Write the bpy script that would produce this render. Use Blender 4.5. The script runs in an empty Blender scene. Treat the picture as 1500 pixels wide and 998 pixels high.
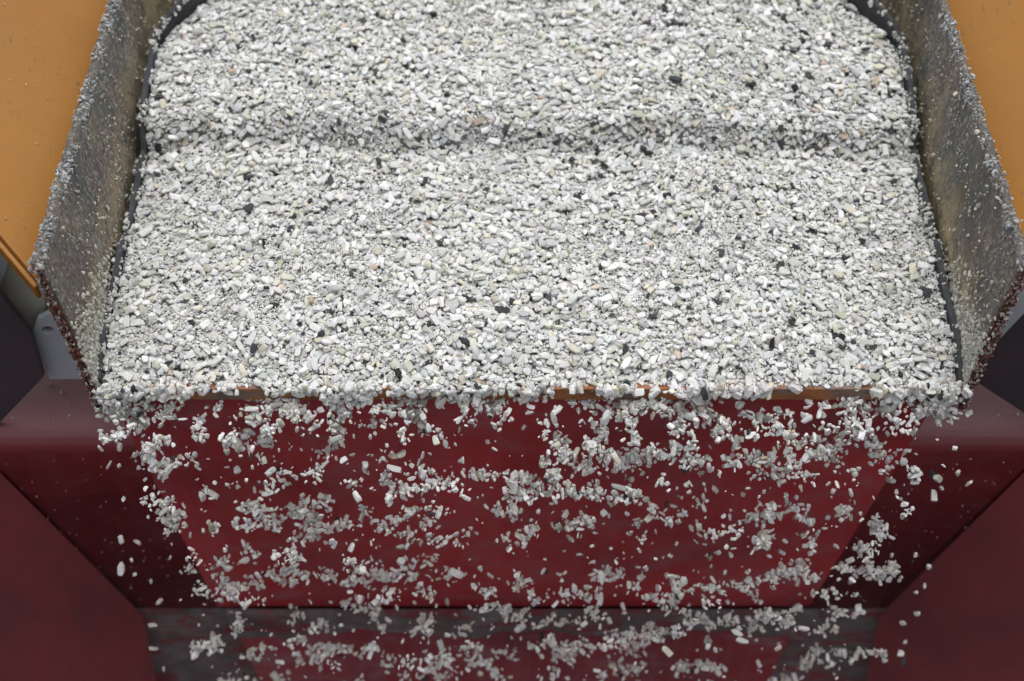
import bpy, bmesh, math, random
import numpy as np
from mathutils import Vector, Matrix

random.seed(7)
rng = np.random.default_rng(11)
S = bpy.context.scene
COL = S.collection
R = math.radians

# ------------------------------------------------------------------ camera
cam = bpy.data.cameras.new("camera")
cam.lens = 50; cam.sensor_width = 36; cam.clip_start = 0.01; cam.clip_end = 200
cam_o = bpy.data.objects.new("camera", cam); COL.objects.link(cam_o)
cam_o.location = (0, -0.6394, 0.8211)
cam_o.rotation_euler = (R(90 - 50), 0, 0)
cam.dof.use_dof = True
cam.dof.focus_distance = 1.035
cam.dof.aperture_fstop = 4.4
S.camera = cam_o

# ------------------------------------------------------------------ overcast sky
w = bpy.data.worlds.new("World"); S.world = w; w.use_nodes = True
nt = w.node_tree; nt.nodes.clear()
sky = nt.nodes.new('ShaderNodeTexSky'); sky.sky_type = 'NISHITA'; sky.sun_disc = False
SUN_EL, SUN_ROT = R(78), R(10)
sky.sun_elevation = SUN_EL; sky.sun_rotation = SUN_ROT
sky.air_density = 1.0; sky.dust_density = 4.0; sky.ozone_density = 1.0
hs = nt.nodes.new('ShaderNodeHueSaturation'); hs.inputs['Saturation'].default_value = 0.22   # cloud cover greys the sky
bg = nt.nodes.new('ShaderNodeBackground'); bg.inputs['Strength'].default_value = 0.15
wo = nt.nodes.new('ShaderNodeOutputWorld')
nt.links.new(sky.outputs[0], hs.inputs['Color']); nt.links.new(hs.outputs[0], bg.inputs['Color']); nt.links.new(bg.outputs[0], wo.inputs[0])
sun = bpy.data.lights.new("sun", 'SUN'); sun.energy = 0.95; sun.angle = R(80); sun.color = (1, 0.985, 0.96)
sun_o = bpy.data.objects.new("sun", sun); COL.objects.link(sun_o)
sd = Vector((math.sin(SUN_ROT) * math.cos(SUN_EL), math.cos(SUN_ROT) * math.cos(SUN_EL), math.sin(SUN_EL)))
sun_o.rotation_euler = sd.to_track_quat('Z', 'Y').to_euler()
S.view_settings.view_transform = 'Standard'; S.view_settings.look = 'None'
S.view_settings.exposure = 0.10; S.view_settings.gamma = 1.0
S.cycles.max_bounces = 8; S.cycles.diffuse_bounces = 5

# ------------------------------------------------------------------ helpers
def tag(o, label=None, cat=None, group=None, kind=None):
    if label: o['label'] = label
    if cat: o['category'] = cat
    if group: o['group'] = group
    if kind: o['kind'] = kind
    return o

def empty(name, loc=(0, 0, 0)):
    o = bpy.data.objects.new(name, None); COL.objects.link(o); o.location = loc
    o.empty_display_size = 0.03
    return o

def link(name, me, mat, parent=None):
    o = bpy.data.objects.new(name, me); COL.objects.link(o)
    if mat and not me.materials: me.materials.append(mat)
    if parent:
        o.parent = parent
        o.matrix_parent_inverse = Matrix.Translation(parent.location).inverted()
    return o

def bev(o, width, seg=2):
    m = o.modifiers.new("bevel", 'BEVEL'); m.width = width; m.segments = seg; m.limit_method = 'ANGLE'; m.angle_limit = R(30)
    return o

def slab(name, pts, thick, mat, parent=None, bevel=0.0, holes=()):
    """a plate: polygon pts (3D, planar) given a thickness away from its normal side"""
    bm = bmesh.new()
    def loop(ps):
        vs = [bm.verts.new(p) for p in ps]
        return [bm.edges.new((vs[i], vs[(i + 1) % len(vs)])) for i in range(len(vs))]
    if holes:
        es = loop(pts)
        for h in holes: es += loop(h)
        bmesh.ops.triangle_fill(bm, edges=es, use_beauty=True)
    else:
        bm.faces.new([bm.verts.new(p) for p in pts])
    bm.normal_update()
    n = (Vector(pts[1]) - Vector(pts[0])).cross(Vector(pts[2]) - Vector(pts[1])).normalized()
    r = bmesh.ops.extrude_face_region(bm, geom=bm.faces[:])
    vs = [g for g in r['geom'] if isinstance(g, bmesh.types.BMVert)]
    bmesh.ops.translate(bm, vec=-n * thick, verts=vs)
    bmesh.ops.recalc_face_normals(bm, faces=bm.faces[:])
    me = bpy.data.meshes.new(name); bm.to_mesh(me); bm.free()
    o = link(name, me, mat, parent)
    if bevel: bev(o, bevel)
    return o

def box(name, lo, hi, mat, parent=None, bevel=0.0):
    pts = [(lo[0], lo[1], hi[2]), (hi[0], lo[1], hi[2]), (hi[0], hi[1], hi[2]), (lo[0], hi[1], hi[2])]
    return slab(name, pts, hi[2] - lo[2], mat, parent, bevel)

def fold_sheet(name, prof, x0, x1, thick, mat, parent=None, nx=2, bevel=0.0):
    """a bent sheet: profile of (y, z) points swept from x0 to x1 and thickened"""
    bm = bmesh.new()
    rows = []
    for i in range(nx):
        x = x0 + (x1 - x0) * i / (nx - 1)
        rows.append([bm.verts.new((x, y, z)) for y, z in prof])
    for i in range(nx - 1):
        for j in range(len(prof) - 1):
            bm.faces.new((rows[i][j], rows[i + 1][j], rows[i + 1][j + 1], rows[i][j + 1]))
    me = bpy.data.meshes.new(name); bm.to_mesh(me); bm.free()
    for p in me.polygons: p.use_smooth = len(prof) > 4
    o = link(name, me, mat, parent)
    m = o.modifiers.new("sol", 'SOLIDIFY'); m.thickness = thick; m.offset = 0
    if bevel: bev(o, bevel)
    return o

class N:
    """small node-building helper"""
    def __init__(s, name):
        s.m = bpy.data.materials.new(name); s.m.use_nodes = True
        s.t = s.m.node_tree; s.b = s.t.nodes['Principled BSDF']
    def n(s, typ, **kw):
        x = s.t.nodes.new(typ)
        for k, v in kw.items():
            if k in x.inputs: x.inputs[k].default_value = v
            else: setattr(x, k, v)
        return x
    def l(s, a, b): s.t.links.new(a, b)
    def coord(s, scale=(1, 1, 1)):
        c = s.n('ShaderNodeTexCoord'); mp = s.n('ShaderNodeMapping'); mp.inputs['Scale'].default_value = scale
        s.l(c.outputs['Object'], mp.inputs['Vector']); return mp.outputs[0]
    def noise(s, vec, scale, detail=6, rough=0.6, dist=0.0):
        x = s.n('ShaderNodeTexNoise', Scale=scale, Detail=detail, Roughness=rough, Distortion=dist)
        s.l(vec, x.inputs['Vector']); return x.outputs['Fac']
    def ramp(s, fac, *stops):
        r = s.n('ShaderNodeValToRGB'); e = r.color_ramp.elements
        while len(e) < len(stops): e.new(0.5)
        for el, (p, c) in zip(e, stops):
            el.position = p; el.color = (*c, 1) if len(c) == 3 else c
        s.l(fac, r.inputs[0]); return r.outputs[0]
    def mix(s, fac, a, b):
        x = s.n('ShaderNodeMix', data_type='RGBA')
        if isinstance(fac, (int, float)): x.inputs[0].default_value = fac
        else: s.l(fac, x.inputs[0])
        for i, v in ((6, a), (7, b)):
            if isinstance(v, tuple): x.inputs[i].default_value = (*v, 1)
            else: s.l(v, x.inputs[i])
        return x.outputs[2]
    def math(s, op, a, b=0.0):
        x = s.n('ShaderNodeMath', operation=op)
        for i, v in ((0, a), (1, b)):
            if isinstance(v, (int, float)): x.inputs[i].default_value = v
            else: s.l(v, x.inputs[i])
        return x.outputs[0]
    def sep(s):
        c = s.n('ShaderNodeTexCoord'); x = s.n('ShaderNodeSeparateXYZ'); s.l(c.outputs['Object'], x.inputs[0]); return x.outputs
    def upface(s):
        g = s.n('ShaderNodeNewGeometry'); x = s.n('ShaderNodeSeparateXYZ'); s.l(g.outputs['True Normal'], x.inputs[0])
        return x.outputs['Z']
    def bump(s, h, strength=0.3, dist=0.001):
        b = s.n('ShaderNodeBump', Strength=strength, Distance=dist); s.l(h, b.inputs['Height']); s.l(b.outputs[0], s.b.inputs['Normal'])
    def base(s, c): s.l(c, s.b.inputs['Base Color'])
    def rough(s, c):
        if isinstance(c, (int, float)): s.b.inputs['Roughness'].default_value = c
        else: s.l(c, s.b.inputs['Roughness'])

BW0, BW1 = (0, 0, 0), (1, 1, 1)

# ------------------------------------------------------------------ materials
def stone_material(name, per_object):
    q = N(name)
    if per_object:
        i = q.n('ShaderNodeObjectInfo'); c = i.outputs['Color']
    else:
        a = q.n('ShaderNodeAttribute'); a.attribute_name = 'stone_colour'; c = a.outputs['Color']
    v = q.coord()
    n1 = q.noise(v, 260, 3)
    tint = q.ramp(n1, (0.3, (0.80, 0.80, 0.78)), (0.65, (1.0, 1.0, 1.0)))
    x = q.n('ShaderNodeMix', data_type='RGBA', blend_type='MULTIPLY'); x.inputs[0].default_value = 1
    q.l(c, x.inputs[6]); q.l(tint, x.inputs[7])
    q.base(x.outputs[2]); q.rough(0.58)
    q.b.inputs['Specular IOR Level'].default_value = 0.3
    q.bump(q.noise(v, 900, 3), 0.35, 0.0006)
    q.b.inputs['Subsurface Weight'].default_value = 0.45
    q.b.inputs['Subsurface Radius'].default_value = (1.0, 1.0, 0.95)
    q.b.inputs['Subsurface Scale'].default_value = 0.0022
    return q.m
M_stuff = stone_material('white_grit', False)
M_stone = stone_material('white_stone', True)

def red_paint(name, base=(0.24, 0.022, 0.024), dust=0.35, rough=0.36, dark=(0.13, 0.016, 0.018)):
    q = N(name); v = q.coord()
    a = q.ramp(q.noise(v, 7, 5, 0.6, 0.6), (0.3, dark), (0.62, base))
    streak = q.ramp(q.noise(q.coord((30, 30, 2.2)), 2.2, 6), (0.42, BW0), (0.75, BW1))
    scuff = q.ramp(q.noise(q.coord((1, 1, 1.8)), 13, 8, 0.72, 1.0), (0.48, BW0), (0.72, BW1))
    scr = q.ramp(q.noise(q.coord((1, 1, 14)), 24, 5, 0.6, 0.3), (0.60, BW0), (0.72, BW1))
    scuff = q.math('MAXIMUM', scuff, q.math('MULTIPLY', scr, 0.45))
    d = q.math('MULTIPLY', q.math('MAXIMUM', q.math('MULTIPLY', streak, 0.45), scuff), dust)
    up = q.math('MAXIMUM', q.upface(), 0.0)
    d2 = q.math('MAXIMUM', d, q.math('MULTIPLY', up, 0.55))  # dust on upward faces, its pale tone also painting in the sky's reflection
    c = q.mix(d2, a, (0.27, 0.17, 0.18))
    sp = q.ramp(q.noise(v, 420, 2), (0.74, BW0), (0.78, BW1))
    c = q.mix(q.math('MULTIPLY', sp, 0.35), c, (0.4, 0.33, 0.32))
    q.base(c)
    q.rough(q.ramp(q.noise(v, 22, 6), (0.3, (rough,) * 3), (0.8, (rough + 0.25,) * 3)))
    q.bump(q.noise(v, 60, 6), 0.12, 0.002)
    return q.m
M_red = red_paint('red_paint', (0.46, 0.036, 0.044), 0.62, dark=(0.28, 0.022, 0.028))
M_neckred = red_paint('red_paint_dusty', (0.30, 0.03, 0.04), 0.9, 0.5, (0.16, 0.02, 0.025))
M_red_shaded = red_paint('red_paint_shaded', (0.22, 0.022, 0.026), 0.30, 0.42, (0.10, 0.014, 0.017))  # darker copy of the red: shade inside the hopper put into the colour

def orange_paint():
    q = N('orange_paint'); v = q.coord()
    a = q.ramp(q.noise(v, 5, 4), (0.3, (0.31, 0.122, 0.006)), (0.7, (0.38, 0.155, 0.007)))
    film = q.ramp(q.noise(v, 3.5, 5, 0.6, 0.5), (0.35, (0.04,) * 3), (0.8, (0.16,) * 3))
    c = q.mix(film, a, (0.25, 0.165, 0.09))
    chips = q.ramp(q.noise(q.coord((1, 0.45, 1)), 230, 4, 0.7), (0.36, BW1), (0.39, BW0))
    zone = q.ramp(q.noise(v, 22, 3), (0.40, BW0), (0.60, BW1))
    c = q.mix(q.math('MULTIPLY', q.math('MULTIPLY', chips, zone), 0.7), c, (0.10, 0.07, 0.04))
    q.base(c); q.rough(q.ramp(q.noise(v, 30, 4), (0.3, (0.5,) * 3), (0.8, (0.7,) * 3)))
    q.bump(q.noise(v, 40, 5), 0.06, 0.002)
    return q.m
M_orange = orange_paint()

def plate_material():
    """grimy inside of the tray's side plates: grey scoured steel, brown dust, ochre sediment low down, rust blotches"""
    q = N('grimy_steel'); v = q.coord(); X, Y, Z = q.sep()[:3]
    vs = q.coord((1, 1.0, 0.35))
    g = q.ramp(q.noise(vs, 34, 8, 0.7, 0.8), (0.34, (0.05, 0.06, 0.065)), (0.47, (0.12, 0.125, 0.12)), (0.56, (0.14, 0.115, 0.085)), (0.72, (0.30, 0.28, 0.22)))
    rust = q.ramp(q.noise(v, 26, 7, 0.65, 1.2), (0.56, BW0), (0.70, BW1))
    c = q.mix(q.math('MULTIPLY', rust, 0.85), g, (0.15, 0.075, 0.045))
    purp = q.ramp(q.noise(v, 11, 4, 0.6, 1.0), (0.5, BW0), (0.62, BW1))
    c = q.mix(q.math('MULTIPLY', purp, 0.5), c, (0.11, 0.075, 0.075))
    low = q.n('ShaderNodeMapRange'); low.inputs['From Min'].default_value = 0.062; low.inputs['From Max'].default_value = 0.022
    q.l(q.math('SUBTRACT', Z, q.math('MULTIPLY', Y, 0.16)), low.inputs['Value'])
    lowf = q.math('MULTIPLY', low.outputs[0], q.ramp(q.noise(v, 38, 7, 0.7, 0.6), (0.36, BW0), (0.62, BW1)))
    c = q.mix(lowf, c, (0.52, 0.42, 0.24))
    grit = q.ramp(q.noise(q.coord((1, 1, 0.62)), 380, 5, 0.8), (0.50, BW0), (0.60, BW1))
    patch = q.ramp(q.noise(q.coord((1, 1, .6)), 14, 5, 0.65, 0.8), (0.38, (.15,) * 3), (0.55, BW1))
    c = q.mix(q.math('MULTIPLY', q.math('MULTIPLY', grit, patch), 0.8), c, (0.46, 0.44, 0.38))
    drk = q.ramp(q.noise(q.coord((1.2, 1.2, 0.55)), 240, 4, 0.75), (0.36, BW1), (0.46, BW0))
    c = q.mix(q.math('MULTIPLY', drk, 0.7), c, (0.05, 0.045, 0.04))
    q.base(c); q.rough(0.7)
    h = q.math('ADD', q.noise(v, 60, 8, 0.7), q.math('MULTIPLY', q.noise(v, 350, 4, 0.7), 0.6))
    q.bump(h, 0.9, 0.003)
    return q.m
M_plate = plate_material()

def rusty():
    q = N('rusty_edge'); v = q.coord()
    c = q.ramp(q.noise(v, 130, 6, 0.7), (0.36, (0.03, 0.018, 0.014)), (0.54, (0.09, 0.032, 0.018)), (0.68, (0.26, 0.09, 0.045)), (0.78, (0.36, 0.30, 0.26)))
    q.base(c); q.rough(0.85); q.bump(q.noise(v, 420, 6, 0.7), 1.0, 0.002)
    return q.m
M_rust = rusty()

def lip_material():
    q = N('worn_orange_lip'); v = q.coord()
    a = q.ramp(q.noise(q.coord((1, 3, 3)), 26, 5, 0.6, 0.5), (0.42, (0.17, 0.14, 0.13)), (0.52, (0.36, 0.13, 0.035)), (0.70, (0.24, 0.07, 0.03)))
    c = q.mix(q.math('MULTIPLY', q.ramp(q.noise(v, 220, 4), (0.5, BW0), (0.7, BW1)), 0.5), a, (0.08, 0.04, 0.03))
    q.base(c); q.rough(0.6); q.bump(q.noise(v, 200, 5), 0.4, 0.001)
    return q.m
M_lip = lip_material()

def plain(name, c0, c1, scale=30, rough=0.6, bump=0.3, grit=0.0, gcol=(0.3, 0.3, 0.28)):
    q = N(name); v = q.coord()
    c = q.ramp(q.noise(v, scale, 6, 0.65, 0.5), (0.3, c0), (0.7, c1))
    if grit:
        c = q.mix(q.math('MULTIPLY', q.ramp(q.noise(v, 300, 4, 0.7), (0.56, BW0), (0.68, BW1)), grit), c, gcol)
    q.base(c); q.rough(rough); q.bump(q.noise(v, scale * 6, 5), bump, 0.001)
    return q.m
M_rubber = plain('rubber', (0.022, 0.024, 0.028), (0.05, 0.053, 0.06), 60, 0.7, 0.4, 0.25)
M_char = plain('charcoal_paint', (0.05, 0.042, 0.052), (0.08, 0.065, 0.078), 12, 0.55, 0.1, 0.06)
M_steel = plain('grey_steel', (0.42, 0.41, 0.35), (0.55, 0.54, 0.47), 20, 0.5, 0.1, 0.2)
M_galv = plain('galvanised_steel', (0.42, 0.46, 0.50), (0.55, 0.60, 0.64), 18, 0.45, 0.1, 0.15)
M_pale = plain('pale_steel', (0.30, 0.31, 0.32), (0.42, 0.43, 0.44), 18, 0.5, 0.1, 0.2)
M_greydust = plain('dusty_rubber', (0.05, 0.045, 0.047), (0.15, 0.14, 0.14), 22, 0.8, 0.6, 0.4, (0.28, 0.27, 0.26))
def band_material():
    """grey dust thick on the strip, wearing off to red paint in blotches"""
    q = N('dust_over_red'); v = q.coord()
    g = q.ramp(q.noise(v, 24, 7, 0.7, .6), (0.3, (0.055, 0.05, 0.052)), (0.7, (0.20, 0.185, 0.185)))
    m = q.ramp(q.noise(q.coord((1, 1, 2.5)), 17, 6, 0.65, 1.2), (0.50, BW0), (0.62, BW1))
    q.base(q.mix(q.math('MULTIPLY', m, 0.8), g, (0.20, 0.022, 0.03))); q.rough(0.75); q.bump(q.noise(v, 90, 6), 0.5, 0.001)
    return q.m
M_band = band_material()
M_under = plain('packed_fines', (0.42, 0.42, 0.41), (0.55, 0.55, 0.54), 120, 0.9, 0.8)

# ------------------------------------------------------------------ feeder tray
CX = 0.013
XL, XR = CX - 0.3160, CX + 0.3175       # foot of the side plates
TL, TR = -0.3140, 0.3395                # their top edges
HT = 0.132
tray = tag(empty('feeder_tray', (CX, 0.2, -0.012)), 'dirty steel feeder tray with rusty side plates, full of white gravel', 'feeder tray')
box('tray_floor', (XL - 0.006, 0.0045, -0.014), (XR + 0.006, 0.75, -0.003), M_plate, tray)
box('lip_bar', (XL + 0.004, -0.002, -0.0065), (XR - 0.004, 0.004, 0.0065), M_lip, tray, 0.0008)

def side_plate(x0, x1, sgn):
    """plate standing on the tray's side, leaning out, with ragged edges; front edge raked"""
    bm = bmesh.new()
    ny, nz = 150, 26
    th = 0.005
    grid = {}
    for side in (0, 1):
        for i in range(ny + 1):
            for j in range(nz + 1):
                v = j / nz; u = i / ny
                y = 0.0 + 0.006 * v + u * (0.70)
                z = -0.014 + v * (HT + 0.014)
                rag = 0.0012 * math.sin(u * 260 + 2 * math.sin(u * 90)) + random.uniform(-.0008, .0008)
                if j == nz: z += rag
                if i == 0: y += 0.0014 * math.sin(v * 40 + 3 * math.sin(v * 17)) + random.uniform(-.0008, .0008)
                x = x0 + (x1 - x0) * v + sgn * (-0.0025 * math.sin(v * 3.1)) + (sgn * th if side else random.uniform(-.00025, .00025))
                grid[side, i, j] = bm.verts.new((x, y, z))
    for side in (0, 1):
        for i in range(ny):
            for j in range(nz):
                f = bm.faces.new((grid[side, i, j], grid[side, i + 1, j], grid[side, i + 1, j + 1], grid[side, i, j + 1]))
    def strip(cells):
        for a, b in zip(cells, cells[1:]):
            bm.faces.new((grid[(0,) + a], grid[(0,) + b], grid[(1,) + b], grid[(1,) + a]))
    strip([(i, nz) for i in range(ny + 1)]); strip([(i, 0) for i in range(ny + 1)])
    strip([(0, j) for j in range(nz + 1)]); strip([(ny, j) for j in range(nz + 1)])
    bmesh.ops.recalc_face_normals(bm, faces=bm.faces[:])
    me = bpy.data.meshes.new('side_plate'); bm.to_mesh(me); bm.free()
    for p in me.polygons: p.use_smooth = True
    o = link('side_plate', me, M_plate, tray)
    # rusty raw front edge, a bead along the plate's front
    bm = bmesh.new(); prev = None; K = 46
    for k in range(K + 1):
        v = k / K
        cx_ = x0 + (x1 - x0) * v + sgn * (0.002 - 0.0025 * math.sin(v * 3.1)); cy_ = -0.002 + 0.006 * v; cz_ = -0.016 + v * (HT + 0.014)
        ring = []
        for a in range(8):
            an = a * math.pi / 4
            rr = 0.0023 + 0.0007 * math.sin(k * 1.7 + a) * math.sin(k * .6) + random.uniform(-.0009, .0009)
            ring.append(bm.verts.new((cx_ + rr * 1.1 * math.cos(an), cy_ + rr * math.sin(an) * .8, cz_)))
        if prev:
            for a in range(8): bm.faces.new((prev[a], prev[(a + 1) % 8], ring[(a + 1) % 8], ring[a]))
        else: bm.faces.new(ring[::-1])
        prev = ring
    bm.faces.new(prev)
    me = bpy.data.meshes.new('front_edge'); bm.to_mesh(me); bm.free()
    e = link('front_edge', me, M_rust, o)
    e['label'] = 'rusty front edge'
    return o
side_plate(XL, TL, -1)
side_plate(XR, TR, 1)

# the gravel's top surface, as height over (x, y)
def smooth(a, b, t):
    t = np.clip((t - a) / (b - a), 0, 1); return t * t * (3 - 2 * t)
_VG = {}
def vnoise(x, y, s, seed):
    if seed not in _VG: _VG[seed] = np.random.default_rng(seed).random((64, 64))
    g = _VG[seed]
    u, v = x / s + 20.3, y / s + 20.7
    i, j = np.floor(u).astype(int), np.floor(v).astype(int); a, b = u - i, v - j
    a, b = a * a * (3 - 2 * a), b * b * (3 - 2 * b)
    G = lambda p, q: g[p % 64, q % 64]
    return (G(i, j) * (1 - a) + G(i + 1, j) * a) * (1 - b) + (G(i, j + 1) * (1 - a) + G(i + 1, j + 1) * a) * b
def surface(x, y):
    x = np.asarray(x, float); y = np.asarray(y, float)
    z = 0.0075 + 0.0090 * smooth(-0.004, 0.034, y) + 0.150 * np.maximum(y - 0.01, 0)
    yb = 0.210 + 0.012 * (vnoise(x, y * 0, 0.07, 3) - .5) + 0.012 * (vnoise(x, y * 0, 0.022, 9) - .5)
    d = y - yb
    z = z - 0.004 * np.exp(-(d / 0.010) ** 2)
    mid = 1 - 0.45 * np.exp(-((x - 0.0) / 0.07) ** 2) - 0.35 * smooth(.5, .9, vnoise(x, y * 0, .03, 12))
    z = z + mid * 0.017 * smooth(0.0, 0.014, d) + (1 - mid) * 0.017 * smooth(0, 0.03, d)
    z = z + 0.03 * np.maximum(d - 0.012, 0) + 0.15 * np.maximum(d - 0.13, 0)
    z = z + 0.005 * (vnoise(x, y, 0.05, 5) - .5) + 0.004 * (vnoise(x, y, 0.02, 6) - .5)
    z = z - 0.004 * smooth(0.28, 0.32, np.abs(x - CX))
    return z
def half_width(y):            # the rubber skirt narrows towards the back
    return 0.3110 - 0.0065 * smooth(0.02, 0.20, y) - 0.055 * smooth(0.290, 0.38, y)

# rubber skirt strips along the plates, dipping into the gravel
def skirt(sgn):
    bm = bmesh.new(); n = 90; rows = []
    for i in range(n + 1):
        y = 0.004 + i / n * 0.62
        hx = float(half_width(y)) + 0.0018
        zt = float(surface(CX + sgn * (hx - .01), y)) + 0.0048 + 0.0010 * math.sin(i * .55) + 0.0008 * math.sin(i * 1.7) + 0.02 * float(smooth(.28, .36, np.array(y)))
        x = CX + sgn * hx + sgn * 0.0005 * math.sin(i * .9)
        r = [bm.verts.new((x + sgn * dx, y, z)) for dx, z in ((-.0005, -0.002), (-.0005, zt - .001), (0.0008, zt), (.0034, zt + .0006), (.0042, zt - .001), (.0042, -0.002))]
        rows.append(r)
    for a, b in zip(rows, rows[1:]):
        for k in range(5): bm.faces.new((a[k], b[k], b[k + 1], a[k + 1]))
    bm.faces.new(rows[0]); bm.faces.new(rows[-1])
    bmesh.ops.recalc_face_normals(bm, faces=bm.faces[:])
    me = bpy.data.meshes.new('rubber_skirt'); bm.to_mesh(me); bm.free()
    link('rubber_skirt', me, M_rubber, tray)
skirt(-1); skirt(1)

# ------------------------------------------------------------------ machine sides in orange
def orange(sgn):
    # plate rising outward beside the tray, with a raked front edge
    zz = lambda ax: 0.098 + 0.6 * (ax - 0.33)
    off = 0.0 if sgn < 0 else 0.024
    pl = [(0.3265, 0.0235), (0.64, 0.325), (0.64, 0.75), (0.3265, 0.75)] if sgn < 0 else [(0.319, 0.03), (0.64, 0.20), (0.64, 0.75), (0.319, 0.75)]
    pts = [(sgn * (a + off), y, zz(a)) for a, y in pl]
    if sgn < 0: pts = pts[::-1]
    t = tag(empty('side_panel', (sgn * 0.5, 0.4, 0.1)), 'orange painted machine panel %s of the tray' % ('left' if sgn < 0 else 'right'), 'machine panel', 'orange machine panels')
    slab('panel_sheet', pts, 0.005, M_orange, t, 0.0012)
    a0, a1 = (pl[0], pl[1])
    # folded lip under the raked front edge
    p0 = Vector((sgn * (a0[0] + off), a0[1], zz(a0[0]) - .001)); p1 = Vector((sgn * (a1[0] + off), a1[1], zz(a1[0]) - .001))
    dn = Vector((0, 0, -0.012)); out = Vector((0, -0.0035, 0))
    q = [p0 + out, p1 + out, p1 + out + dn, p0 + out + dn]
    if sgn < 0: q = q[::-1]
    slab('folded_flange', [tuple(v) for v in q], 0.0035, M_orange, t, 0.001)
    return t
orange(-1); orange(1)

# ------------------------------------------------------------------ steelwork beside the tray
F_PX = 2083.0
def on_y(px, py, y):          # where a sight line meets the plane at depth y: used to survey the steelwork outlines
    a = (499 - py) / F_PX
    d = Vector(((px - 750) / F_PX, 0.6428 + 0.7660 * a, -0.7660 + 0.6428 * a))
    t = (y + 0.6394) / d.y
    return tuple(round(c, 4) for c in (Vector((0, -0.6394, 0.8211)) + d * t))
t = tag(empty('guard_plate', (-0.42, 0.05, -0.05)), 'charcoal guard plate left of the tray, in front of the grey post', 'guard plate', 'charcoal guard plates')
slab('plate', [on_y(*p, 0.045) for p in ((-260, 240), (0, 432), (46, 490), (64, 553), (0, 620), (-260, 860))][::-1], 0.006, M_char, t, 0.001)
t = tag(empty('frame_post', (-0.38, 0.1, -0.05)), 'grey steel frame post under the orange panel at left', 'post')
slab('post_face', [on_y(*p, 0.070) for p in ((22, 352), (66, 396), (70, 520), (-40, 520), (-40, 430))][::-1], 0.05, M_steel, t, 0.002)
slab('pale_strip', [on_y(*p, 0.064) for p in ((-120, 262), (24, 362), (-2, 426), (-120, 372))][::-1], 0.006, M_pale, t, 0.001)
hole = [(70 + 9 * math.cos(a), 484 + 5 * math.sin(a)) for a in [k * math.pi / 8 for k in range(16)]]
o = slab('bracket', [on_y(*p, 0.058) for p in ((47, 492), (54, 468), (76, 457), (96, 462), (150, 556), (72, 556))][::-1], 0.005, M_galv, None, 0.0006,
         holes=[[on_y(*p, 0.058) for p in hole]])
tag(o, 'blue grey steel bracket with a bolt hole beside the rusty left front edge', 'bracket')
t = tag(empty('guard_plate', (0.42, 0.05, -0.05)), 'charcoal guard plate right of the tray under the pale steel strip', 'guard plate', 'charcoal guard plates')
slab('plate', [on_y(*p, 0.045) for p in ((1406, 545), (1520, 430), (1760, 240), (1760, 760), (1500, 606))][::-1], 0.006, M_char, t, 0.001)
o = slab('steel_strip', [on_y(*p, 0.020) for p in ((1398, 552), (1446, 478), (1530, 392), (1530, 420), (1462, 492), (1412, 552))][::-1], 0.004, M_galv, None, 0.0006)
tag(o, 'slanting pale steel strip beside the rusty right front edge', 'steel strip')

# ------------------------------------------------------------------ red hopper below
hop = tag(empty('red_hopper', (0, -0.1, -0.7)), 'shade-darkened red painted hopper opening below the tray', 'hopper')
ZF, YF = -0.107, 0.041
prof = [(0.30, ZF + .075), (YF + .03, ZF + .012)] + [(YF + 0.022 * math.cos(a) - 0.0 , ZF - 0.014 + 0.022 * math.sin(a)) for a in [R(75 + 105 * k / 6) for k in range(7)]]
prof = [(0.32, ZF + .03), (YF + .012, ZF + .002)] + [(YF + .010 * math.sin(R(90 - k * 18)) - .0005, ZF - .010 + .012 * math.cos(R(90 - k * 18))) for k in range(0)] + \
       [(YF + 0.004, ZF + 0.0006), (YF - 0.001, ZF - 0.002), (YF - 0.0045, ZF - 0.007), (YF - 0.006, ZF - 0.014), (YF - 0.002, -0.385)]
fold_sheet('back_wall', prof, -0.62, 0.62, 0.004, M_red_shaded, hop)
# side walls: meet the back wall along the crease, run towards the viewer and outward
def side_wall(sgn):
    xt, xb = sgn * 0.428, sgn * (0.352 if sgn < 0 else 0.350)
    yc = YF - .010
    top = Vector((xt, yc, ZF - .02)); bot = Vector((xb, yc, -0.385))
    fw = Vector((sgn * 0.40, -0.42, 0.10))
    n = (bot - top).cross(Vector((sgn * 0.30, -0.42, 0.0))).normalized()
    def onp(x, y): return Vector((x, y, top.z - (n.x * (x - top.x) + n.y * (y - top.y)) / n.z))
    pts = [bot, top, onp(sgn * 0.95, yc - .30), onp(sgn * 0.80, yc - .75), onp(sgn * .32, yc - .36)]
    steep = onp(sgn * .32, yc - .36)
    if sgn > 0: pts = pts[::-1]
    return slab('side_wall', [tuple(p) for p in pts], 0.005, M_red_shaded, hop)
    # split in two triangles-safe quad
    return slab('side_wall', [tuple(p) for p in pts], 0.005, M_red_shaded, hop)
side_wall(-1); side_wall(1)
# neck: upright duct below the funnel
fold_sheet('neck_back', [(YF - .004, -0.383), (YF + 0.0, -1.1)], -0.62, 0.62, 0.004, M_band, hop)
slab('neck_floor', [(-0.6, -0.6, -0.86), (0.6, -0.6, -0.86), (0.6, 0.05, -0.80), (-0.6, 0.05, -0.80)], 0.01, M_red_shaded, hop)
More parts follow.
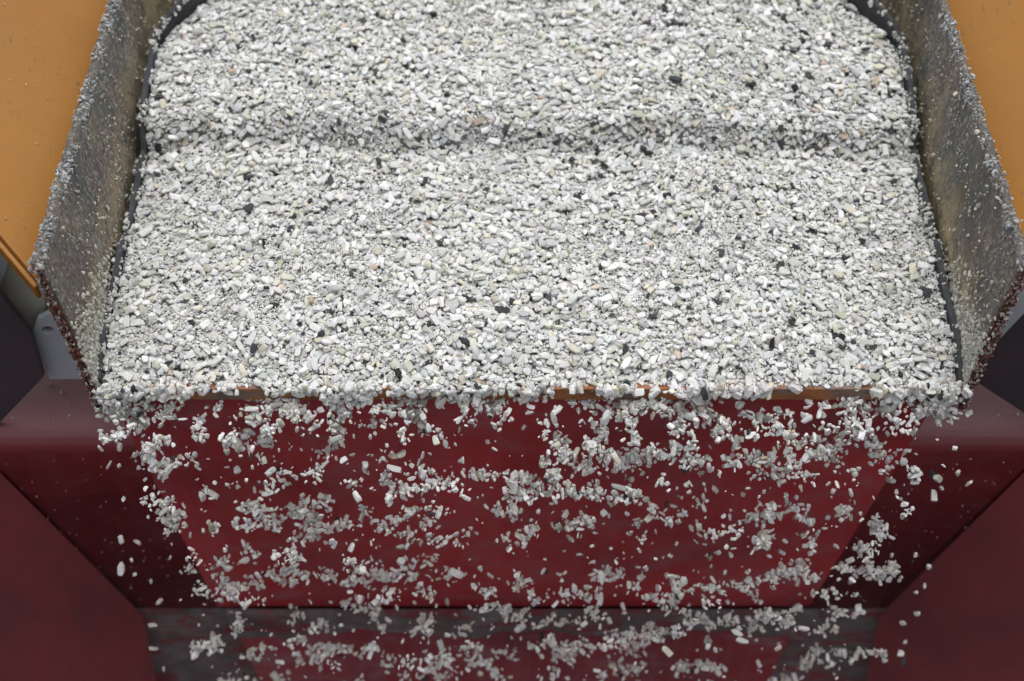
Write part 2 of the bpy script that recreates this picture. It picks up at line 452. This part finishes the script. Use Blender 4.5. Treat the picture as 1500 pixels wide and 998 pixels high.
# front sheet of the chute, lit, hanging below the lip
defl = tag(empty('deflector_sheet', (0.0, 0.02, -0.2)), 'bright red deflector sheet hanging under the tray lip behind the falling stones', 'chute sheet')
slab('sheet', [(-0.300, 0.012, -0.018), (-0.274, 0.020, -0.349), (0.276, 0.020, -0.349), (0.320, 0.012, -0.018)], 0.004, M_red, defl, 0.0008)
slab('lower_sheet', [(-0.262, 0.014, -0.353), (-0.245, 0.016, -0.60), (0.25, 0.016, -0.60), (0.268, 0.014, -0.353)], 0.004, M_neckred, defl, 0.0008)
bp = [(-0.264, 0.010, -0.346), ] + [(-0.262 + .545 * k / 60, 0.008, -0.380 - .008 * math.sin(k * .35) - .004 * math.sin(k * 1.3)) for k in range(61)] + [(0.283, 0.010, -0.346)]
band = slab('rubber_strip', bp, 0.006, M_band, None, 0)
tag(band, 'dusty grey rubber strip across the foot of the bright red sheet', 'rubber strip')

# ------------------------------------------------------------------ stones
def ico(sub):
    bm = bmesh.new(); bmesh.ops.create_icosphere(bm, subdivisions=sub, radius=1)
    v = np.array([tuple(x.co) for x in bm.verts]); f = np.array([[q.index for q in fc.verts] for fc in bm.faces]); bm.free()
    return v, f
def stone_shape(sub, seed):
    """unit grit stone: a lump cut by random planes so it has flat broken faces with slightly worn edges"""
    r = np.random.default_rng(seed)
    v, f = ico(sub); v = v * 1.25
    n = r.normal(size=(r.integers(7, 11), 3)); n /= np.linalg.norm(n, axis=1)[:, None]
    n = np.vstack([n, np.eye(3), -np.eye(3)])
    for _ in range(2):
        for k, nn in enumerate(n):
            d = 0.66 + 0.34 * ((k * 7919 + seed * 31) % 17) / 17
            over = np.maximum(v @ nn - d, 0); v = v - over[:, None] * nn[None]
    v += r.normal(size=v.shape) * (0.012 if sub > 2 else 0.03)
    v /= np.abs(v).max(axis=0)
    return v, f
T_big = [stone_shape(3, s) for s in range(14)]
T_mid = [stone_shape(2, s) for s in range(40, 58)]
T_fine = [stone_shape(1, s) for s in range(80, 90)]

def rot_mats(rx, ry, rz):
    cx, sx, cy, sy, cz, sz = np.cos(rx), np.sin(rx), np.cos(ry), np.sin(ry), np.cos(rz), np.sin(rz)
    n = len(rx); m = np.zeros((n, 3, 3))
    # Rz * Ry * Rx
    m[:, 0, 0] = cz * cy; m[:, 0, 1] = cz * sy * sx - sz * cx; m[:, 0, 2] = cz * sy * cx + sz * sx
    m[:, 1, 0] = sz * cy; m[:, 1, 1] = sz * sy * sx + cz * cx; m[:, 1, 2] = sz * sy * cx - cz * sx
    m[:, 2, 0] = -sy; m[:, 2, 1] = cy * sx; m[:, 2, 2] = cy * cx
    return m

def colours(n, r, dark=0.012):
    """stone kinds: white quartz, grey quartz, greenish, cream, peach, charcoal; returns colour and kind index"""
    k = r.choice(6, size=n, p=[0.62 - dark, 0.215, 0.115, 0.042, 0.008, dark])
    base = np.array([(0.82, 0.82, 0.805), (0.68, 0.685, 0.68), (0.66, 0.67, 0.58), (0.76, 0.73, 0.62), (0.68, 0.57, 0.48), (0.035, 0.036, 0.04)])[k]
    j = r.normal(0, 0.08, size=(n, 1)) * (k != 5)[:, None]
    c = np.clip(base + j + r.normal(0, .012, size=(n, 3)) * (k != 5)[:, None], 0.02, 0.92)
    c[k == 5] *= r.uniform(0.6, 2.2, size=((k == 5).sum(), 1))
    return c, k

def build_many(name, pos, ax, ang, col, tier, mat):
    """all the given stones as one mesh; tier 0 fine, 1 medium, 2 big"""
    V, F, C = [], [], []; off = 0
    M = rot_mats(ang[:, 0], ang[:, 1], ang[:, 2])
    pick = rng.integers(0, 10 ** 6, size=len(pos))
    for ti, TT in enumerate((T_fine, T_mid, T_big)):
        for si, (v, f) in enumerate(TT):
            idx = np.where((tier == ti) & (pick % len(TT) == si))[0]
            if not len(idx): continue
            P = np.einsum('nij,nvj->nvi', M[idx], v[None] * ax[idx][:, None, :]) + pos[idx][:, None, :]
            V.append(P.reshape(-1, 3)); nv = len(v)
            F.append((f[None] + (off + np.arange(len(idx)) * nv)[:, None, None]).reshape(-1, 3))
            C.append(np.repeat(col[idx], nv, axis=0)); off += nv * len(idx)
    V, F, C = np.concatenate(V), np.concatenate(F), np.concatenate(C)
    me = bpy.data.meshes.new(name)
    me.vertices.add(len(V)); me.vertices.foreach_set('co', V.astype(np.float32).ravel())
    me.loops.add(len(F) * 3); me.loops.foreach_set('vertex_index', F.astype(np.int32).ravel())
    me.polygons.add(len(F)); me.polygons.foreach_set('loop_start', np.arange(0, len(F) * 3, 3, dtype=np.int32))
    me.update(calc_edges=True)
    a = me.color_attributes.new('stone_colour', 'FLOAT_COLOR', 'POINT')
    a.data.foreach_set('color', np.hstack([C, np.ones((len(C), 1))]).astype(np.float32).ravel())
    me.polygons.foreach_set('use_smooth', np.zeros(len(F), dtype=bool))
    return link(name, me, mat)

# ---- pile the bed: stones dropped one after another on a height map
CELL = 0.0005
X0, Y0 = CX - 0.319, 0.0005
NX, NY = int(0.638 / CELL), int(0.446 / CELL)
gx = X0 + (np.arange(NX) + .5) * CELL; gy = Y0 + (np.arange(NY) + .5) * CELL
GX, GY = np.meshgrid(gx, gy, indexing='ij')
TGT = surface(GX, GY)
LAYER = 0.0066
H = TGT - LAYER
H0 = H.copy()
OWN = -np.ones((NX, NY), np.int32)
inside = np.abs(GX - CX) < half_width(GY) + .001
px_, ax_, an_, ti_ = [], [], [], []
def size_at(x, y, r):
    seg = float(vnoise(np.array(x), np.array(y), 0.045, 21)) * .6 + float(vnoise(np.array(x), np.array(y), 0.018, 22)) * .4
    fine = min(max((seg - .33) * 3.2, 0.06), 0.84)
    if y < 0.03: fine *= .6
    u = r.random()
    if u < fine: a = r.uniform(0.0006, 0.0011)
    elif u < fine + (1 - fine) * .68: a = r.uniform(0.0010, 0.0018)
    else: a = r.uniform(0.0018, 0.0032)
    return a
rr = np.random.default_rng(5)
NMAX = 150000
B = 4096; buf = None
import time as _t; _t0 = _t.time()
count = 0; fails = 0; phase = 0; bare = None
while count < NMAX:
    if buf is None or bi >= B:
        buf = rr.random((B, 12)); g = rr.normal(size=(B, 3)); bi = 0
    u = buf[bi]; gg = g[bi]; bi += 1
    best = None
    for k in range(5):
        i = int(u[2 * k] * NX); j = int(u[2 * k + 1] * NY)
        if not inside[i, j]: continue
        d = H[i, j] - TGT[i, j]
        if best is None or d < best[0]: best = (d, i, j)
    if phase:
        if bi2 >= len(bare):
            bare = np.argwhere((OWN < 0) & inside); bi2 = 0; phase += 1
            if phase > 4 or len(bare) < 50: break
            rr.shuffle(bare); bare = bare[:len(bare) // 3 + 1]
        i, j = bare[bi2]; bi2 += 1
        if OWN[i, j] >= 0: continue
        best = (-.002, i, j)
    if best is None: continue
    if not phase and best[0] > 0.0001:
        fails += 1
        if fails > 6000:
            phase = 1; bare = np.zeros((0, 2), int); bi2 = 0
        continue
    d, i, j = best
    x, y = gx[i], gy[j]
    a = size_at(x, y, rr)
    if d > -0.0024 and a > 0.0011 and u[11] < .55: a = 0.0006 + .0006 * u[9]
    el = 1 + 1.1 * u[10] ** 2.2
    ax = np.array((a * el, a * (0.72 + .28 * u[11]), a * (0.38 + .34 * u[9])))
    rz = u[8] * math.pi * 2
    tx, ty = gg[0] * .28, gg[1] * .28
    n = int(ax[0] / CELL) + 1
    i0, i1, j0, j1 = max(i - n, 0), min(i + n + 1, NX), max(j - n, 0), min(j + n + 1, NY)
    hx = H[i0:i1, j0:j1]
    # lean with the slope below
    if i1 - i0 > 3 and j1 - j0 > 3:
        sxs = (hx[-1].mean() - hx[0].mean()) / ((i1 - i0) * CELL); sys_ = (hx[:, -1].mean() - hx[:, 0].mean()) / ((j1 - j0) * CELL)
    else: sxs = sys_ = 0
    sxs = max(min(sxs, 1.2), -1.2) * .7 + math.tan(ty); sys_ = max(min(sys_, 1.2), -1.2) * .7 + math.tan(tx)
    dx = gx[i0:i1, None] - x; dy = gy[None, j0:j1] - y
    c, s = math.cos(rz), math.sin(rz)
    e = 1 - ((dx * c + dy * s) / ax[0]) ** 2 - ((-dx * s + dy * c) / ax[1]) ** 2
    m = e > 0.05
    if not m.any(): continue
    sh = ax[2] * np.sqrt(np.where(m, e, 0)) ** .7
    pl = sxs * dx + sys_ * dy
    ct = (hx - (pl - sh))[m]
    z = .45 * ct.max() + .55 * ct.mean()
    top = z + pl + sh
    upd = m & (top > hx)
    hx[upd] = top[upd]; OWN[i0:i1, j0:j1][upd] = count
    # rotation: yaw rz, then lean so that local z meets the plane normal
    nrm = Vector((-sxs, -sys_, 1)).normalized()
    q = Vector((0, 0, 1)).rotation_difference(nrm).to_matrix() @ Matrix.Rotation(rz, 3, 'Z')
    eu = q.to_euler('XYZ')
    px_.append((x, y, z)); ax_.append(ax); an_.append((eu.x, eu.y, eu.z)); ti_.append(0 if ax[0] < .0018 else 1)
    count += 1
print('bed stones', count, 'time', round(_t.time() - _t0, 1))
pos = np.array(px_); axs = np.array(ax_); ang = np.array(an_); tier = np.array(ti_)
col, kind = colours(count, np.random.default_rng(8), 0.030)
# charcoal stones run a little larger
vis = np.bincount(OWN[OWN >= 0].ravel(), minlength=count) * CELL * CELL
view = vis.copy(); view[pos[:, 1] > 0.345] = 0
order_w = [i for i in np.argsort(-view) if kind[i] != 5][:300]
order_d = [i for i in np.argsort(-view) if kind[i] == 5 and view[i] > 1.4e-6][:220]
single = np.zeros(count, bool); single[order_w] = True; single[order_d] = True
keep = ~single & (vis > 0) | (~single & (rng.random(count) < .35))
bed = build_many('gravel_bed', pos[keep], axs[keep], ang[keep], col[keep], tier[keep], M_stuff)
tag(bed, 'bed of fine white and pale grey gravel filling the tray', 'gravel', kind='stuff')
# packed fines below the loose stones
bm = bmesh.new(); q = {}
xs = np.linspace(CX - .298, CX + .298, 160); ys = np.concatenate([np.linspace(0.006, 0.46, 330), np.linspace(0.48, 0.70, 10)])
for i, x in enumerate(xs):
    for j, y in enumerate(ys):
        hw = float(half_width(np.array(y))) + .002
        xx = CX + (x - CX) / .298 * hw
        q[i, j] = bm.verts.new((xx, y, min(float(surface(xx, y)), float(surface(xx, y - .003))) - 0.0064 if y < .45 else float(surface(xx, .45)) - .0075 + (y - .45) * .5))
for i in range(159):
    for j in range(339): bm.faces.new((q[i, j], q[i + 1, j], q[i + 1, j + 1], q[i, j + 1]))
me = bpy.data.meshes.new('packed_fines'); bm.to_mesh(me); bm.free()
for p in me.polygons: p.use_smooth = True
tag(link('packed_fines', me, M_under), 'pale packed fines underneath the loose white gravel', 'gravel', kind='stuff')

# ---- stones that stand on their own
ONE = []
for v, f in T_big:
    me = bpy.data.meshes.new('stone'); me.from_pydata([tuple(p) for p in v], [], [tuple(int(k) for k in t) for t in f]); me.materials.append(M_stone)
    ONE.append(bpy.data.objects.new('gravel_stone', me))
ONE_D = []
for k, s in enumerate(ONE):
    ONE_D.append(s)
KN = ['white', 'pale grey', 'greenish', 'cream', 'peach', 'charcoal']
def across(px):
    cuts = [(230, 'by the left rubber skirt'), (420, 'far left'), (600, 'left'), (720, 'left of centre'), (840, 'at centre'), (960, 'right of centre'), (1130, 'right'), (1290, 'far right')]
    for c, s in cuts:
        if px < c: return s
    return 'by the right rubber skirt'
def project(p):
    d = Vector(p) - Vector((0, -0.6394, 0.8211))
    dep = d.y * 0.6428 - d.z * 0.7660; up = d.y * 0.7660 + d.z * 0.6428
    return 750 + F_PX * d.x / dep, 499 - F_PX * up / dep
def place_one(name, i, p, ax, an, c, k, label, cat, group):
    o = ONE[i % len(ONE)].copy(); o.name = name
    o.location = p; o.scale = ax; o.rotation_euler = an; o.color = (*c, 1)
    COL.objects.link(o); tag(o, label, cat, group)
    return o
def shape_word(ax):
    if ax[0] > 1.55 * ax[1]: return 'long'
    if ax[2] < .62 * ax[1]: return 'flat'
    return 'blocky'
def bed_label(i, size):
    px, py = project(pos[i]); w = across(px)
    if py < 70: z = 'atop the upper heap'
    elif py < 130: z = 'halfway down the upper heap'
    elif py < 185: z = 'low on the upper heap'
    elif py < 235: z = 'in the dark cross hollow'
    elif py < 300: z = 'just below the dark hollow'
    elif py < 370: z = 'high on the lower slope'
    elif py < 440: z = 'midway down the lower slope'
    elif py < 505: z = 'on the lower slope nearing the lip'
    else: z = 'on the brink above the lip'
    return '%s %s %s stone %s, %s' % (size, KN[kind[i]], shape_word(axs[i]), z.replace('on the lower slope nearing', 'near'), w)
for i in order_w:
    place_one('gravel_stone', int(i), pos[i], axs[i], ang[i], col[i], kind[i], bed_label(i, 'large'), 'stone', 'large pale stones lying in the gravel')
for i in order_d:
    a = axs[i] * (0.80 + .3 * (i % 5) / 5)
    place_one('charcoal_stone', int(i), pos[i] + np.array((0, 0, a[2] * .2)), a, ang[i], col[i], 5, bed_label(i, 'small' if axs[i][0] < .003 else 'big'), 'dark stone', 'charcoal stones lying in the gravel')

# ---- stones falling off the lip
fr = np.random.default_rng(23)
V0 = 0.22
def fall(h, spread):          # y and z after dropping h
    tt = math.sqrt(2 * max(h, 0) / 9.81)
    return -0.004 - (V0 + spread) * tt, -0.004 - h
F_p, F_a = [], []
def add_fall(x, h, dy, a):
    y, z = fall(h, 0); F_p.append((x, y + dy, z))
    el = 1 + 1.1 * fr.random() ** 1.6
    F_a.append((a * el, a * (.70 + .28 * fr.random()), a * (.40 + .4 * fr.random())))
def fsize(hi=1.0):
    u = fr.random()
    return fr.uniform(.0008, .0014) if u < .40 else (fr.uniform(.0014, .0022) if u < .85 else fr.uniform(.0022, .0036) * hi)
# height dropped for a picture row (for surveying the waves): rows 590..1000 -> h
rows = []
for k in range(500):
    h = k * .001; y, z = fall(h, 0); rows.append((project((0, y, z))[1], h))
def h_of(py):
    for r_, h in rows:
        if r_ >= py: return h
    return rows[-1][1]
waves = [(600, 110, 7), (626, 24, 8), (674, 66, 6), (694, 22, 7), (718, 6, 12), (764, 64, 6), (790, 8, 12), (852, 54, 7), (880, 10, 10), (915, 38, 7), (948, 28, 11), (985, 38, 14)]
for py, ncl, sdev in waves:
    for _ in range(ncl):
        x = CX + fr.uniform(-.297, .297)
        bow = 6 * math.sin(x * 14 + py * .03) + 4 * math.sin(x * 31 + py)
        hh = h_of(py + bow + fr.normal(0, sdev))
        n = int(np.clip(fr.lognormal(2.5, .85), 2, 90))
        th = fr.normal(0, .35) + (math.pi if fr.random() < .5 else 0); dy = fr.normal(0, .012)
        x = CX + (x - CX) * (1 - .13 * min(hh / .35, 1)); cxp, chp = x, hh
        for s_ in range(n):
            a = fsize(.9)
            add_fall(np.clip(cxp + fr.normal(0, .0018), CX - .310, CX + .310), max(chp + fr.normal(0, .0020), 0), dy + fr.normal(0, .003), a)
            th += fr.normal(0, .28); step = .0012
            cxp += math.cos(th) * step; chp += math.sin(th) * step * .5
for _ in range(1050):          # single stones between the clumps
    py = fr.uniform(580, 1010); x = CX + fr.uniform(-.304, .304)
    hh = h_of(py); x = CX + (x - CX) * (1 - .10 * hh / .35)
    add_fall(x, hh, fr.normal(0, .014), fsize() if fr.random() < .8 else fr.uniform(.0007, .0011))
for _ in range(30):           # strays thrown out at the two corners
    s = fr.choice((-1, 1)); add_fall(CX + s * fr.uniform(.304, .330), fr.uniform(0.01, .30), fr.normal(0, .01), fr.uniform(.0018, .0034))
for _ in range(1250):           # stones tipping over the brink
    x = CX + fr.uniform(-.311, .311); a = fsize() if fr.random() < .7 else fr.uniform(.0016, .0032)
    wv = float(vnoise(np.array(x), np.array(0.), .02, 77)) * .6 + float(vnoise(np.array(x), np.array(0.), .007, 78)) * .4
    if wv < .30 + .22 * fr.random(): continue
    a *= 1.15
    F_p.append((x, -0.002 - .006 * fr.random(), 0.0135 - fr.random() * (0.002 + 0.034 * wv ** 2)))
    F_a.append((a * (1 + .6 * fr.random()), a * .85, a * .7))
for s in (-1, 1):              # the corners, where the stream clings to the plates
    for _ in range(170):
        a = fsize(); F_p.append((CX + s * (.304 + fr.normal(0, .006)), -0.006 + fr.normal(0, .004), fr.uniform(-.022, .012)))
        F_a.append((a * (1 + .6 * fr.random()), a * .85, a * .7))
fp = np.array(F_p); fa = np.array(F_a); nf = len(fp)
fan = np.column_stack([fr.uniform(0, 6.28, nf), fr.uniform(-1.5, 1.5, nf), fr.uniform(0, 6.28, nf)])
fcol, fkind = colours(nf, np.random.default_rng(9), 0.014)
fsz = fa[:, 0] * fa[:, 1]; fsz[fp[:, 2] < -.40] = 0
big = np.argsort(-fsz)[:300]
fs = np.zeros(nf, bool); fs[big] = True
ft = np.where(fa[:, 0] < .0015, 0, 1)
fo = build_many('falling_gravel', fp[~fs], fa[~fs], fan[~fs], fcol[~fs], ft[~fs], M_stuff)
tag(fo, 'clumps of small white stones pouring off the tray lip', 'falling gravel', kind='stuff')
for i in big:
    px, py = project(fp[i]); w = across(px).replace('by the left rubber skirt', 'below the left corner').replace('by the right rubber skirt', 'below the right corner')
    z = 'over the lip edge' if fp[i][2] > -.012 else 'just below the lip' if py < 625 else 'in the second wave below the lip' if py < 700 else \
        'halfway down the red sheet' if py < 790 else 'low before the red sheet' if py < 875 else 'before the grey rubber strip' if py < 925 else 'below the grey rubber strip'
    place_one('falling_stone', int(i), fp[i], fa[i], fan[i], fcol[i], fkind[i], '%s %s stone falling %s, %s' % (KN[fkind[i]], shape_word(fa[i]), z, w), 'falling stone', 'larger stones falling off the lip')
print("falling", nf, "t", round(_t.time() - _t0, 1))

# ---- grit crusted on the plates and the ledges
cr = np.random.default_rng(31)
cp, ca, cc = [], [], []
def crust(p, a, c): cp.append(p); ca.append((a * cr.uniform(1, 1.7), a, a * .7)); cc.append(c)
for sgn, x0, x1 in ((-1, XL, TL), (1, XR, TR)):
    for _ in range(2300):      # top edge, pale bluish dust lumps
        y = cr.uniform(0, .42)
        if vnoise(np.array(y), np.array(0.), .012, 40 + sgn) < .38 + .25 * cr.random(): continue
        a = min(abs(cr.normal(0, .0006)) + .0003, .0017)
        crust((x1 + sgn * cr.uniform(-.003, .006), y, HT + cr.normal(0, .0014) + (-.006 * cr.random() ** 2)), a, np.array((.40, .41, .42)) * cr.uniform(.4, 1.5))
    for _ in range(2600):      # inner face, more towards the foot
        v = cr.random() ** 1.8; y = cr.uniform(0, .42)
        if vnoise(np.array(y), np.array(v * .1), .014, 60 + sgn) < .42: continue
        x = x0 + (x1 - x0) * v - sgn * .0012 + sgn * (-0.0025 * math.sin(v * 3.1))
        a = abs(cr.normal(0, .0004)) + .00025
        crust((x, y, -0.01 + v * (HT + .01)), a * (2.2 if cr.random() < .06 else 1), np.array((.50, .47, .38)) * cr.uniform(.6, 1.5))
    for _ in range(1500):       # flakes banked up at the front foot
        y = abs(cr.normal(0, .045)); v = abs(cr.normal(0, .16)) + .10
        if v > 1: continue
        a = cr.uniform(.0006, .0022)
        crust((x0 + (x1 - x0) * v - sgn * .002, y, -0.01 + v * (HT + .01)), a, np.array((.58, .57, .50)) * cr.uniform(.6, 1.25))
    for _ in range(450):       # grit on the rusty front edge
        v = cr.random(); a = cr.uniform(.0004, .0012)
        rc = np.array((.16, .06, .04)) if cr.random() < .65 else np.array((.45, .42, .40))
        crust((x0 + (x1 - x0) * v + sgn * cr.uniform(-.002, .004), -.004 + .006 * v + cr.normal(0, .001), -.014 + v * (HT + .012)), a, rc * cr.uniform(.6, 1.4))
for sgn in (-1, 1):            # grains caught along the rubber skirt
    for _ in range(750):
        y = cr.uniform(.005, .42); hx = float(half_width(np.array(y))) + .002; 
        if vnoise(np.array(y), np.array(0.), .01, 90 + sgn) < .35: continue
        a = cr.uniform(.0004, .0016) if cr.random() < .8 else cr.uniform(.0016, .0026)
        crust((CX + sgn * (hx + cr.uniform(-.002, .0045)), y, float(surface(CX + sgn * (hx - .01), y)) + .0030 + .02 * float(smooth(.28, .36, np.array(y))) + cr.uniform(-.001, .0012)), a, np.array((.70, .70, .67)) * cr.uniform(.6, 1.15))
cp, ca, cc = np.array(cp), np.array(ca), np.clip(np.array(cc), .02, .8)
can = cr.uniform(0, 6.28, size=(len(cp), 3))
co = build_many('crusted_grit', cp, ca, can, cc, np.zeros(len(cp), int), M_stuff)
tag(co, 'pale grit and dust crusted on the edges and faces of the side plates', 'grit', kind='stuff')
# specks of dust lying on the painted panels and the hopper
dp, da = [], []
for _ in range(110):
    s = cr.choice((-1, 1)); a = cr.uniform(.331, .46); y = cr.uniform(.04, .40)
    if a - .331 > y * .9: continue
    dp.append((s * (a + (0 if s < 0 else .024)), y, .0985 + .6 * (a - .33))); da.append(cr.uniform(.0003, .0008))
for _ in range(260):
    x = cr.uniform(-.42, .42); y = cr.uniform(YF + .01, .14)
    dp.append((x, y, ZF + .0045 + (y - YF) * .1)); da.append(cr.uniform(.0004, .0012))
for _ in range(500):
    x = cr.uniform(-.42, .42); z = cr.uniform(-.37, ZF - .02)
    dp.append((x, YF - .008, z)); da.append(cr.uniform(.0003, .0008))
dp = np.array(dp); da = np.array(da)[:, None] * np.array((1.2, 1, .6))
do = build_many('dust_specks', dp, da, cr.uniform(0, 6.28, size=(len(dp), 3)), np.tile(np.array((.55, .50, .45)), (len(dp), 1)), np.zeros(len(dp), int), M_stuff)
tag(do, 'tiny pale specks of dust on the painted panels and hopper', 'dust', kind='stuff')
